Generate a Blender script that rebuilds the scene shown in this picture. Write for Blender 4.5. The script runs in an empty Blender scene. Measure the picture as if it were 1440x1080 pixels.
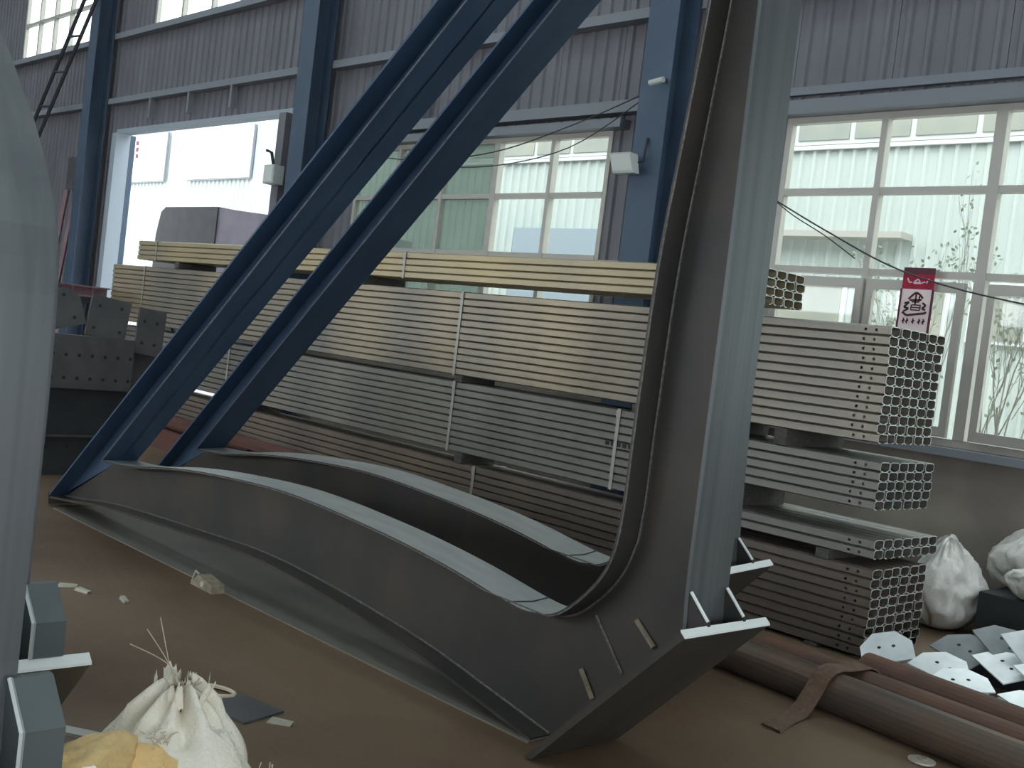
import bpy, bmesh, math, random
from mathutils import Vector, Matrix
random.seed(7)
scene = bpy.context.scene
C = scene.collection

# ------------------------------------------------------------------ camera
H = 1.65
YAW, PITCH, ROLL, FPX = math.radians(-46.03), math.radians(-2.26), math.radians(6.94), 1565.0
fw = Vector((math.sin(YAW)*math.cos(PITCH), math.cos(YAW)*math.cos(PITCH), math.sin(PITCH)))
rt = fw.cross(Vector((0, 0, 1))).normalized(); up = rt.cross(fw)
r2 = rt*math.cos(ROLL) + up*math.sin(ROLL); u2 = up*math.cos(ROLL) - rt*math.sin(ROLL)
cam_d = bpy.data.cameras.new('camera'); cam = bpy.data.objects.new('camera', cam_d); C.objects.link(cam)
cam.matrix_world = Matrix(((r2.x, u2.x, -fw.x, 0), (r2.y, u2.y, -fw.y, 0), (r2.z, u2.z, -fw.z, H), (0, 0, 0, 1)))
cam_d.sensor_width = 36; cam_d.lens = FPX/1440*36; cam_d.clip_start = 0.05; cam_d.clip_end = 300
scene.camera = cam

# ------------------------------------------------------------------ world and light
world = bpy.data.worlds.new('sky'); scene.world = world; world.use_nodes = True
bg = world.node_tree.nodes['Background']
bg.inputs['Color'].default_value = (0.88, 0.95, 1.0, 1); bg.inputs['Strength'].default_value = 1.7
sun_d = bpy.data.lights.new('sun', 'SUN'); sun_d.energy = .25; sun_d.angle = math.radians(3); sun_d.color = (1.0, .97, .92)
sun = bpy.data.objects.new('sun', sun_d); C.objects.link(sun); sun.rotation_euler = (math.radians(42), 0, math.radians(-12))
scene.view_settings.view_transform = 'Standard'; scene.view_settings.look = 'None'
scene.view_settings.exposure = 1.5; scene.view_settings.gamma = 1.0; scene.view_settings.use_curve_mapping = False

# ------------------------------------------------------------------ materials
def lin(c):
    return tuple(((v/255.0)/12.92 if v/255.0 <= .04045 else ((v/255.0+.055)/1.055)**2.4) for v in c)
def mat(name, c1, c2=None, rough=.6, metal=0., scale=4., stretch=(1, 1, 1), bump=0., bscale=40., detail=4., spec=.5, lo=.35, hi=.65):
    m = bpy.data.materials.new(name); m.use_nodes = True; nt = m.node_tree; b = nt.nodes['Principled BSDF']
    b.inputs['Roughness'].default_value = rough; b.inputs['Metallic'].default_value = metal
    b.inputs['Specular IOR Level'].default_value = spec
    a = lin(c1); tc = nt.nodes.new('ShaderNodeTexCoord')
    if c2 is None:
        b.inputs['Base Color'].default_value = (*a, 1)
    else:
        mp = nt.nodes.new('ShaderNodeMapping'); mp.inputs['Scale'].default_value = stretch
        nz = nt.nodes.new('ShaderNodeTexNoise'); nz.inputs['Scale'].default_value = scale; nz.inputs['Detail'].default_value = detail
        cr = nt.nodes.new('ShaderNodeValToRGB')
        cr.color_ramp.elements[0].position = lo; cr.color_ramp.elements[1].position = hi
        cr.color_ramp.elements[0].color = (*a, 1); cr.color_ramp.elements[1].color = (*lin(c2), 1)
        nt.links.new(tc.outputs['Object'], mp.inputs['Vector']); nt.links.new(mp.outputs['Vector'], nz.inputs['Vector'])
        nt.links.new(nz.outputs['Fac'], cr.inputs['Fac']); nt.links.new(cr.outputs['Color'], b.inputs['Base Color'])
    if bump:
        n2 = nt.nodes.new('ShaderNodeTexNoise'); n2.inputs['Scale'].default_value = bscale; n2.inputs['Detail'].default_value = 3
        bp = nt.nodes.new('ShaderNodeBump'); bp.inputs['Strength'].default_value = bump; bp.inputs['Distance'].default_value = .01
        nt.links.new(tc.outputs['Object'], n2.inputs['Vector']); nt.links.new(n2.outputs['Fac'], bp.inputs['Height'])
        nt.links.new(bp.outputs['Normal'], b.inputs['Normal'])
    return m
def glass(name, tint, fac, rough=.05, dust=0., dcol=(150, 160, 150)):
    m = bpy.data.materials.new(name); m.use_nodes = True; nt = m.node_tree; nt.nodes.clear()
    o = nt.nodes.new('ShaderNodeOutputMaterial'); t = nt.nodes.new('ShaderNodeBsdfTransparent'); g = nt.nodes.new('ShaderNodeBsdfGlossy')
    t.inputs['Color'].default_value = (*tint, 1); g.inputs['Roughness'].default_value = rough
    mx = nt.nodes.new('ShaderNodeMixShader'); mx.inputs['Fac'].default_value = fac
    nt.links.new(t.outputs[0], mx.inputs[1]); nt.links.new(g.outputs[0], mx.inputs[2]); last = mx
    if dust:
        d = nt.nodes.new('ShaderNodeBsdfTranslucent'); d.inputs['Color'].default_value = (*lin(dcol), 1)
        m2 = nt.nodes.new('ShaderNodeMixShader')
        tc = nt.nodes.new('ShaderNodeTexCoord'); nz = nt.nodes.new('ShaderNodeTexNoise'); nz.inputs['Scale'].default_value = 1.7
        mr = nt.nodes.new('ShaderNodeMapRange'); mr.inputs['From Min'].default_value = .3; mr.inputs['From Max'].default_value = .7
        mr.inputs['To Min'].default_value = dust*.8; mr.inputs['To Max'].default_value = dust
        nt.links.new(tc.outputs['Object'], nz.inputs['Vector']); nt.links.new(nz.outputs['Fac'], mr.inputs['Value'])
        nt.links.new(mr.outputs[0], m2.inputs['Fac']); nt.links.new(mx.outputs[0], m2.inputs[1]); nt.links.new(d.outputs[0], m2.inputs[2]); last = m2
    nt.links.new(last.outputs[0], o.inputs['Surface'])
    return m
M = {}
M['floor'] = mat('floor_concrete', (74, 53, 38), (112, 93, 74), rough=.62, scale=.55, detail=9, lo=.30, hi=.62, bump=.25, bscale=18, spec=.35)
M['steel_top'] = mat('ground_flange_face', (170, 174, 174), (190, 192, 190), rough=.38, metal=.5, scale=3, stretch=(1, 4, 1), detail=6)
M['steel_haze_tint'] = mat('haze_tinted_brace_steel', (58, 78, 104), (66, 88, 112), rough=.5, metal=.25, scale=2, stretch=(1, 3, 1))  # blue lens haze over the braces, painted into their steel colour
M['gusset_grey'] = mat('grey_gusset', (84, 92, 92), (96, 102, 102), rough=.5, metal=.35, scale=4)
M['steel_out'] = mat('streaked_flange_steel', (92, 96, 98), (108, 112, 113), rough=.42, metal=.45, scale=3, stretch=(2, 7, .12), detail=3)
M['steel'] = mat('mill_steel', (64, 63, 62), (80, 75, 69), rough=.46, metal=.45, scale=2.2, stretch=(1, 3, 1), detail=6, bump=.05, bscale=9)
M['steel_edge'] = mat('ground_steel_edge', (196, 200, 200), rough=.45, metal=.5)
M['bright_edge'] = mat('white_plate_edge', (222, 226, 222), rough=.6)
M['weld'] = mat('weld_bead', (126, 124, 120), (92, 90, 88), rough=.5, metal=.5, scale=60, bump=.5, bscale=120)
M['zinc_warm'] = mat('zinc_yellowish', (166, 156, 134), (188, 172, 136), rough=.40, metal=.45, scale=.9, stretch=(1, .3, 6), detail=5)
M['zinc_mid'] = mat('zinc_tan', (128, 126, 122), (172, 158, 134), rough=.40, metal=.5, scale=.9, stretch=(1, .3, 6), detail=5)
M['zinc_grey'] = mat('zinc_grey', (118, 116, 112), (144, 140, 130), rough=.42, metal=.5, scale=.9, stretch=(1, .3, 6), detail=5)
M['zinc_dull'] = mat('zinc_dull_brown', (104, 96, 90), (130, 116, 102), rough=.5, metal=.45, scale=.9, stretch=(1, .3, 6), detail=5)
M['zinc_cut'] = mat('zinc_cut_end', (206, 214, 212), rough=.4, metal=.3)
M['strap'] = mat('strap_steel', (170, 168, 160), rough=.45, metal=.6)
M['wood'] = mat('dunnage_timber', (60, 62, 60), (84, 78, 70), rough=.8, scale=9, stretch=(1, 6, 6))
M['clad'] = mat('wall_cladding', (104, 104, 110), (115, 115, 121), rough=.65, scale=1.2)
M['girt'] = mat('girt_grey', (120, 124, 132), rough=.6)
M['column'] = mat('column_blue_grey', (58, 74, 94), (66, 84, 104), rough=.5, scale=2)
M['plaster'] = mat('plaster_grey', (150, 142, 132), (126, 118, 110), rough=.85, scale=1.6, detail=8, bump=.2)
M['alu'] = mat('aluminium_frame', (176, 172, 164), rough=.45, metal=.3)
M['glass'] = glass('window_glass', (.95, .97, .95), .06)
M['glass_dusty'] = glass('dusty_glass', (.58, .64, .61), .06, dust=.45, dcol=(122, 130, 122))
M['roof'] = mat('roof_sheet', (150, 152, 154), rough=.7)
M['fill_skylight'] = glass('fill_skylight_sheet', (.2, .2, .2), .02, dust=.95, dcol=(225, 230, 230))
M['jamb'] = mat('door_jamb_paint', (150, 160, 170), rough=.6)
M['facade'] = mat('facade_pale_teal', (174, 183, 178), (182, 189, 184), rough=.7, scale=.6)
M['facade_white'] = mat('facade_white', (206, 208, 206), rough=.7)
M['ext_glass'] = mat('facade_window_pane', (150, 150, 136), (136, 140, 134), rough=.3, scale=1.5)
M['roller'] = mat('roller_door_blue_grey', (138, 150, 158), rough=.6)
M['sign_white'] = mat('sign_white', (250, 250, 248), rough=.6)
M['yard'] = mat('yard_concrete', (190, 190, 184), (172, 172, 168), rough=.85, scale=.5)
M['truck_dark'] = mat('truck_cover_dark', (40, 40, 44), (52, 50, 53), rough=.6, scale=3)
M['truck_side'] = mat('truck_side_mauve', (118, 112, 124), (104, 100, 112), rough=.6, scale=2)
M['tyre'] = mat('tyre_rubber', (38, 38, 40), rough=.8)
M['bark'] = mat('bark_grey', (150, 148, 138), rough=.9)
M['leaf'] = mat('leaf_green', (130, 142, 122), (150, 158, 138), rough=.8, scale=8)
M['red'] = mat('banner_red', (168, 34, 62), (140, 26, 50), rough=.8, scale=14)
M['maroon'] = mat('banner_maroon', (92, 50, 62), rough=.85)
M['paper'] = mat('banner_pale', (240, 222, 222), (228, 206, 210), rough=.85, scale=6)
M['ink'] = mat('banner_ink', (74, 44, 44), rough=.8)
M['pink'] = mat('banner_pink_print', (240, 200, 214), rough=.8)
M['rust'] = mat('rusty_pipe', (112, 78, 62), (86, 66, 56), rough=.7, metal=.2, scale=5, stretch=(.4, 2, 2), bump=.2)
M['pipe_dark'] = mat('dark_pipe', (84, 78, 74), (104, 84, 70), rough=.5, metal=.45, scale=4, stretch=(.4, 2, 2), bump=.1)
M['sling'] = mat('sling_webbing', (112, 88, 72), (90, 72, 60), rough=.95, scale=40, bump=.5, bscale=160)
M['zplate'] = mat('galvanised_plate', (206, 212, 214), (228, 232, 232), rough=.4, metal=.45, scale=6)
M['zplate_dark'] = mat('galvanised_plate_grey', (126, 132, 134), (146, 150, 152), rough=.42, metal=.5, scale=6)
M['plastic'] = mat('sack_plastic', (196, 194, 186), (224, 222, 216), rough=.32, scale=7, bump=.9, bscale=22)
M['sack_white'] = mat('sack_woven_white', (246, 240, 226), (226, 218, 198), rough=.8, scale=5, bump=.6, bscale=90)
M['sack_yellow'] = mat('sack_woven_yellow', (240, 208, 150), (222, 186, 126), rough=.8, scale=6, bump=.6, bscale=90)
M['sack_print'] = mat('sack_blue_print', (120, 134, 150), rough=.8)
M['thread'] = mat('sack_thread', (200, 186, 164), rough=.85)
M['hole_plate'] = mat('drilled_plate', (82, 82, 84), (94, 93, 94), rough=.55, metal=.45, scale=5, bump=.1)
M['dark'] = mat('dark_steel', (44, 48, 52), (56, 58, 60), rough=.6, metal=.3, scale=4)
M['redbeam'] = mat('red_oxide_beam', (146, 118, 124), (130, 104, 110), rough=.7, scale=4)
M['rust_beam'] = mat('red_rust_beam', (110, 62, 54), (84, 60, 50), rough=.75, scale=3, stretch=(.5, 2, 2))
M['floor_plate'] = mat('floor_steel_plate', (112, 109, 102), (126, 121, 112), rough=.5, metal=.2, scale=1.4, detail=7, bump=.08)
M['lamp'] = mat('lamp_housing', (190, 194, 192), rough=.5)
M['lampglass'] = mat('lamp_glass', (214, 220, 216), rough=.25)
M['cable'] = mat('cable_black', (48, 50, 52), rough=.7)
M['washer'] = mat('washer_zinc', (206, 204, 190), rough=.4, metal=.5)
M['scrap'] = mat('scrap_tan', (150, 138, 116), (120, 112, 96), rough=.7, scale=20)

# ------------------------------------------------------------------ helpers
def mesh(name, vs, fs, m, parent=None, smooth=False, recalc=True):
    me = bpy.data.meshes.new(name); me.from_pydata([tuple(v) for v in vs], [], fs); me.update()
    if recalc:
        bm = bmesh.new(); bm.from_mesh(me); bmesh.ops.recalc_face_normals(bm, faces=bm.faces); bm.to_mesh(me); bm.free()
    if smooth:
        for p in me.polygons: p.use_smooth = True
    me.materials.append(m)
    o = bpy.data.objects.new(name, me); C.objects.link(o)
    if parent is not None: o.parent = parent
    return o
def empty(name, loc=(0, 0, 0), rz=0.):
    o = bpy.data.objects.new(name, None); C.objects.link(o); o.location = loc; o.rotation_euler = (0, 0, rz); o.empty_display_size = .1
    return o
def tag(o, label=None, cat=None, group=None, kind=None):
    if label: o['label'] = label
    if cat: o['category'] = cat
    if group: o['group'] = group
    if kind: o['kind'] = kind
    return o
def struct(o): o['kind'] = 'structure'; return o
class G:
    def __init__(s): s.v = []; s.f = []
    def add(s, vs, fs):
        n = len(s.v); s.v += [Vector(v) for v in vs]; s.f += [tuple(i+n for i in f) for f in fs]; return s
    def box(s, x0, x1, y0, y1, z0, z1):
        return s.add([(x0, y0, z0), (x1, y0, z0), (x1, y1, z0), (x0, y1, z0), (x0, y0, z1), (x1, y0, z1), (x1, y1, z1), (x0, y1, z1)],
                     [(0, 3, 2, 1), (4, 5, 6, 7), (0, 1, 5, 4), (1, 2, 6, 5), (2, 3, 7, 6), (3, 0, 4, 7)])
    def prism_xz(s, pts, y0, y1):            # XZ polygon extruded along Y
        n = len(pts)
        return s.add([(x, y0, z) for x, z in pts]+[(x, y1, z) for x, z in pts],
                     [tuple(range(n)), tuple(range(2*n-1, n-1, -1))]+[(i, (i+1) % n, (i+1) % n+n, i+n) for i in range(n)])
    def ribbon(s, pts, y0, y1, t):           # thick strip following an XZ polyline, thickness t to the left of travel
        n = len(pts); off = []
        for i in range(n):
            a = pts[max(i-1, 0)]; b = pts[min(i+1, n-1)]; dx, dz = b[0]-a[0], b[1]-a[1]; l = math.hypot(dx, dz)
            off.append((pts[i][0]-dz/l*t, pts[i][1]+dx/l*t))
        vs = []
        for p, q in zip(pts, off): vs += [(p[0], y0, p[1]), (p[0], y1, p[1]), (q[0], y1, q[1]), (q[0], y0, q[1])]
        fs = []
        for i in range(n-1):
            a = 4*i; b = a+4
            for k in range(4): fs.append((a+k, a+(k+1) % 4, b+(k+1) % 4, b+k))
        fs += [(0, 1, 2, 3), tuple(4*(n-1)+k for k in (3, 2, 1, 0))]
        return s.add(vs, fs)
    def tube(s, pts, r, n=8, cap=True):
        pts = [Vector(p) for p in pts]; rs = r if isinstance(r, (list, tuple)) else [r]*len(pts); base = len(s.v); ref = None
        for i, p in enumerate(pts):
            d = (pts[min(i+1, len(pts)-1)]-pts[max(i-1, 0)]).normalized()
            if ref is None: ref = Vector((0, 0, 1)) if abs(d.z) < .9 else Vector((1, 0, 0))
            a = (ref-d*ref.dot(d)).normalized(); ref = a; b = d.cross(a)
            for k in range(n):
                t = 2*math.pi*k/n; s.v.append(p+(a*math.cos(t)+b*math.sin(t))*rs[i])
        for i in range(len(pts)-1):
            for k in range(n):
                k2 = (k+1) % n; s.f.append((base+i*n+k, base+i*n+k2, base+(i+1)*n+k2, base+(i+1)*n+k))
        if cap:
            s.f.append(tuple(base+k for k in range(n-1, -1, -1))); e = base+(len(pts)-1)*n; s.f.append(tuple(e+k for k in range(n)))
        return s
    def hollow(s, p0, p1, ro, ri, n=20):     # pipe with a bore
        p0, p1 = Vector(p0), Vector(p1); d = (p1-p0).normalized(); a = (Vector((0, 0, 1))-d*d.z).normalized(); b = d.cross(a); base = len(s.v)
        for p, r in ((p0, ro), (p1, ro), (p1, ri), (p0, ri)):
            for k in range(n):
                t = 2*math.pi*k/n; s.v.append(p+(a*math.cos(t)+b*math.sin(t))*r)
        for j in range(4):
            for k in range(n):
                k2 = (k+1) % n; j2 = (j+1) % 4
                s.f.append((base+j*n+k, base+j*n+k2, base+j2*n+k2, base+j2*n+k))
        return s
    def build(s, name, m, parent=None, smooth=False): return mesh(name, s.v, s.f, m, parent, smooth)
def smooth_poly(pts, n=6):                   # Catmull-Rom through XZ points
    out = []
    P = [pts[0]]+list(pts)+[pts[-1]]
    for i in range(1, len(P)-2):
        p0, p1, p2, p3 = P[i-1], P[i], P[i+1], P[i+2]
        for k in range(n):
            t = k/n; out.append(tuple(.5*((2*p1[j])+(-p0[j]+p2[j])*t+(2*p0[j]-5*p1[j]+4*p2[j]-p3[j])*t*t+(-p0[j]+3*p1[j]-3*p2[j]+p3[j])*t**3) for j in range(len(p1))))
    out.append(tuple(pts[-1])); return out
def copy_tree(o, parent=None):
    c = o.copy(); C.objects.link(c); c.parent = parent
    for ch in list(o.children): copy_tree(ch, c)
    return c

# ------------------------------------------------------------------ room shell
WY = 8.4
struct(G().box(-34, 8, -12, 8.75, -.2, 0).build('floor', M['floor']))
# unseen roof; translucent strips added and sized to light the hall
ceil = struct(empty('ceiling', (0, 0, 9)))
ys = [-12, -9.6, -8.0, -5.0, -3.4, .2, 1.8, 4.8, 6.2, 8.75]
for i in range(0, len(ys)-1, 2):
    G().box(-34, 8, ys[i], ys[i+1], 0, .12).build('roof_sheet', M['roof'], ceil)
for i in range(1, len(ys)-1, 2):
    G().box(-34, 8, ys[i], ys[i+1], .02, .05).build('fill_skylight_panel', M['fill_skylight'], ceil)
wr = struct(empty('wall_right', (8, 0, 0)))
for a, b, c, d in ((-12, -7.5, 0, 9.1), (2.8, 8.75, 0, 9.1), (-7.5, 2.8, 4.4, 9.1)): G().box(0, .2, a, b, c, d).build('wall_section', M['clad'], wr)  # unseen opening between the sections, added to light the bent frames
wl = struct(G().box(-34.2, -34, -12, 8.75, 0, 9.1).build('wall_left', M['clad']))
wf = struct(empty('wall_front', (0, -12, 0)))
G().box(-34, 8, -.2, 0, 0, 1.2).build('wall_base', M['plaster'], wf)
G().box(-34, 8, -.2, 0, 4.4, 9.1).build('wall_top', M['clad'], wf)
for k in range(8): G().box(-34+k*5.9, -33.3+k*5.9, -.2, 0, 1.2, 4.4).build('wall_pier', M['clad'], wf)  # unseen window band between the piers, added to let daylight in

wall = struct(empty('wall_back', (0, WY, 0)))
for x0, x1 in ((-34, -19.46), (-13.74, 8)):
    G().box(x0, x1, 0, .22, 0, 1.24).build('masonry', M['plaster'], wall)
def sheet_mesh(w, z0, z1):                   # trapezoid-ribbed cladding sheet, ribs stand into the hall
    g = G(); prof = [(0, 0)]; p = .18; n = max(1, int(round(w/p)))
    for i in range(n):
        c = (i+.5)*w/n; prof += [(c-.035, 0), (c-.018, -.028), (c+.018, -.028), (c+.035, 0)]
    prof.append((w-.006, 0)); vs = []; fs = []
    for x, y in prof: vs += [(x, y, z0), (x, y, z1)]
    for i in range(len(prof)-1): fs.append((2*i, 2*i+2, 2*i+3, 2*i+1))
    n = len(vs); vs += [(0, .06, z0), (0, .06, z1), (w-.006, .06, z0), (w-.006, .06, z1)]
    fs += [(n, n+1, n+3, n+2), (0, 1, n+1, n), (n-2, n+2, n+3, n-1)]
    return g.add(vs, fs)
cache = {}
def clad(x0, x1, z0, z1):
    n = max(1, int(round((x1-x0)/.9))); w = (x1-x0)/n
    for i in range(n):
        key = (round(w, 4), z0, z1)
        if key not in cache:
            o = sheet_mesh(w, z0, z1).build('cladding_sheet', M['clad'], wall); cache[key] = o
        else:
            o = cache[key].copy(); C.objects.link(o)
        o.location = (x0+i*w, .04, 0)
W2 = (-12.1, -7.70); W3 = (-5.65, 3.7); ZT = 3.88; ZS = 1.24; UP0, UP1 = 6.18, 7.7  # W3 runs on unseen to the right, lengthened to reflect in the column flange
clad(-34, -24.62, ZS, UP0); clad(-24.62, -19.46, ZS, UP0)
clad(-19.46, -13.74, 4.5, UP0); clad(-13.74, W2[0], ZS, UP0); clad(W2[0], W2[1], ZT, UP0)
clad(W2[1], W3[0], ZS, UP0); clad(W3[0], W3[1], ZT, UP0); clad(W3[1], 8, ZS, UP0)
clad(-34, -24.62, UP0, UP1); clad(-21.15, -18.5, UP0, UP1); clad(-14.0, 8, UP0, UP1); clad(-34, 8, UP1, 9.1)
# girts, lintels
def girt(x0, x1, z, h=.10, d=.14, y=-.13): G().box(x0, x1, y, y+d, z, z+h).build('girt', M['girt'], wall)
for a, b in ((-34, -20.3), (-19.7, -13.2), (-12.7, -7.15), (-6.65, 8)): girt(a, b, 4.93)
girt(-12.4, -7.2, 4.02, .12); girt(-12.2, -7.5, 3.88, .09, .18, -.12)
girt(-6.3, 8, 4.06, .07, .05, -.05); girt(-5.8, 3.9, 3.88, .12, .18, -.12)
girt(-34, -20.3, 6.08); girt(-19.7, -13.2, 6.08)
for x in (-10.75, ): G().box(x, x+.07, -.12, -.02, 4.14, 4.93).build('girt_post', M['girt'], wall)
for x in (-18.1, -16.75, -15.4): G().box(x, x+.06, -.12, -.03, 4.6, 4.93).build('hanger', M['girt'], wall)
G().box(-13.5, -13.25, -.10, .0, 3.0, 4.9).build('girt_post', M['girt'], wall)
G().box(-7.66, -7.2, -.1, .04, 2.45, 2.55).build('window_ledge', M['alu'], wall)
# door opening
door = struct(empty('door_1', (0, WY, 0)))
G().box(-19.46, -19.28, -.10, .16, 0, 4.42).build('jamb', M['jamb'], door)
G().box(-13.92, -13.74, -.12, .16, 0, 4.42).build('jamb', M['clad'], door)
G().box(-19.46, -13.74, -.02, .16, 4.42, 4.5).build('header', M['jamb'], door)
G().box(-19.36, -19.28, .16, .26, 0, 4.42).build('guide_rail', M['column'], door)
# windows
def window(name, x0, x1, z0, z1, vx, hz, bars=.055, low=None, dusty=lambda i, j: False, y=.02, heavy=()):
    w = struct(empty(name, (0, WY, 0)))
    def bar(a, b, c, d, n='mullion', dy=0): G().box(a, b, y-dy, y+.07, c, d).build(n, M['alu'], w)
    t = bars
    bar(x0, x1, z1-t, z1, 'frame_rail'); bar(x0, x1, z0, z0+t, 'frame_rail'); bar(x0, x0+t, z0+t, z1-t, 'frame_stile'); bar(x1-t, x1, z0+t, z1-t, 'frame_stile')
    xs = [x0]+vx+[x1]; zs = [z0]+hz+[z1]
    for k, x in enumerate(vx):
        hb = t*.8 if k in heavy else t*.5
        bar(x-hb, x+hb, z0+t, z1-t, dy=.012)
    for z in hz: bar(x0+t, x1-t, z-t*.5, z+t*.5, 'transom', dy=.006)
    for i in range(len(xs)-1):
        for j in range(len(zs)-1):
            G().box(xs[i]+t*.4, xs[i+1]-t*.4, y+.03, y+.036, zs[j]+t*.4, zs[j+1]-t*.4).build('pane', M['glass_dusty'] if dusty(i, j) else M['glass'], w)
    return w
window('window_1', W2[0], W2[1], ZS, ZT, [-11.2, -10.33, -9.41, -8.53], [1.9, 2.58, 3.23], dusty=lambda i, j: i < 3, heavy=(2,))
w3 = window('window_2', W3[0], W3[1], ZS, ZT, [-4.71, -3.75, -2.8, -1.9, -1.0, -.05, .9, 1.85, 2.8], [2.56, 3.23], heavy=(1, 3, 5, 7))
# sliding sashes of the lower lights
for x0, x1 in ((-5.56, -4.70), (-4.66, -3.84), (-3.66, -2.85)):
    for a, b, c, d in ((x0, x0+.06, ZS+.06, 2.5), (x1-.06, x1, ZS+.06, 2.5), (x0+.06, x1-.06, 2.42, 2.5), (x0+.06, x1-.06, ZS+.06, ZS+.14)):
        G().box(a, b, -.03, .015, c, d).build('sash_bar', M['alu'], w3)
G().box(W3[0]-.1, W3[1]+.1, -.14, .0, ZS-.07, ZS-.01).build('sill', M['girt'], w3)
window('window_3', -24.62, -21.15, UP0, UP1, [-23.8, -23.0, -22.2], [6.93], bars=.06)
window('window_4', -18.5, -14.0, UP0, UP1, [-17.5, -16.5, -15.6, -14.8], [6.95], bars=.06)

# ------------------------------------------------------------------ building columns
def hcol(x0, x1, label):
    e = empty('building_column', ((x0+x1)/2, 8.14, 0)); tag(e, label, 'column', 'steel columns along the window wall'); w = (x1-x0)/2
    G().box(-w, w, -.15, -.135, 0, 9).build('flange', M['column'], e); G().box(-w, w, .135, .15, 0, 9).build('flange', M['column'], e)
    G().box(-.006, .006, -.135, .135, 0, 9).build('web', M['column'], e); G().box(-.22, .22, -.2, .16, 0, .02).build('base_plate', M['column'], e)
hcol(-20.13, -19.8, 'blue grey steel column on the far side of the tall open doorway, beside the ladder')
hcol(-13.10, -12.74, 'blue grey steel column between the open doorway and the dusty window')
hcol(-7.04, -6.68, 'blue grey steel column with a floodlight, between the two big windows')

# ------------------------------------------------------------------ outdoors
struct(G().box(-70, 30, 8.75, 40, -.25, -.02).build('ground', M['yard']))
bld = empty('factory_building', (-20, 20, 0)); tag(bld, 'pale teal corrugated factory hall across the yard, seen through the windows', 'building')
def corr(x0, x1, z0, z1, pitch=.4, d=.06):
    vs = []; fs = []; n = int((x1-x0)/pitch); i = 0
    for k in range(n+1):
        x = x0+k*pitch
        for dx, dy in ((0, 0), (pitch*.6, 0), (pitch*.7, -d), (pitch*.9, -d)):
            vs += [(x+dx, dy, z0), (x+dx, dy, z1)]
    for k in range(len(vs)//2-1): fs.append((2*k, 2*k+2, 2*k+3, 2*k+1))
    return G().add(vs, fs)
corr(-40, 36, -.1, 11, .30, .045).build('wall', M['facade'], bld)
G().box(-40, 36, .1, 18, -.1, 11.2).build('body', M['facade'], bld)
for k in range(14):                          # ribbon window of the upper floor
    x = -4.6+k*1.28
    f = G().box(x, x+1.28, -.12, -.04, 6.32, 7.5).build('window', M['facade_white'], bld)
    G().box(x+.06, x+1.22, -.15, -.11, 6.42, 7.42).build('pane', M['ext_glass'], f)
G().box(-6, 14, -.12, -.05, 6.24, 6.33).build('ledge', M['facade_white'], bld)
G().box(4.0, 9.7, -.5, -.05, 4.42, 4.54).build('rail', M['alu'], bld)
for x, z0, z1, w in ((9.6, 1.2, 3.6, 1.0), (11.0, 2.6, 3.7, 1.1), (12.4, 1.2, 3.6, 1.4), (14.2, .2, 2.4, 1.2), (6.3, .0, 3.6, 2.2), (4.4, .4, 3.2, 1.4)):
    f = G().box(x, x+w, -.12, -.04, z0, z1).build('window', M['facade_white'], bld)
    G().box(x+.08, x+w-.08, -.15, -.11, z0+.08, z1-.08).build('pane', M['ext_glass'], f)
G().box(-1.2, 3.2, -.14, -.04, 0, 4.55).build('roller_door', M['roller'], bld)
for x0, x1, z0, z1 in ((-25.8, -21.4, 6.16, 8.0), (-19.4, -14.9, 6.16, 7.95)):
    f = G().box(x0, x1, -.2, -.1, z0, z1).build('sign_board', M['sign_white'], bld)
    G().box(x0-.05, x1+.05, -.16, -.08, z0-.05, z1+.05).build('sign_frame', M['girt'], f)
for k in range(3): G().box(-24.0+k*.02, -23.75+k*.02, -.21, -.2, 7.62-k*.26, 7.80-k*.26).build('sign_glyph', M['maroon'], bld)
# lorry in the yard
trk = empty('lorry', (-24.5, 13.6, 0)); tag(trk, 'lorry with a dark covered end and mauve sides parked outside the open doorway', 'truck')
G().prism_xz([(-2.6, 1.1), (-2.6, 3.2), (-2.42, 3.8), (-2.2, 3.92), (.45, 3.92), (.45, 1.1)], -.65, 1.5).build('cover', M['truck_dark'], trk)
G().prism_xz([(.47, 1.1), (.47, 3.9), (3.0, 3.72), (5.2, 3.5), (5.2, 1.1)], -.62, 1.5).build('body', M['truck_side'], trk)
for k in range(3): G().box(.5, 5.2, -.65, -.63, 1.5+k*.55, 1.54+k*.55).build('side_rail', M['facade_white'], trk)
G().box(-2.6, 5.2, -.5, 1.4, .75, 1.08).build('chassis', M['dark'], trk)
for x in (-1.7, 3.2, 4.3):
    for y in (-.55, 1.2): G().tube([(x, y, .48), (x, y+.3, .48)], .5, 16).build('wheel', M['tyre'], trk)
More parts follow.
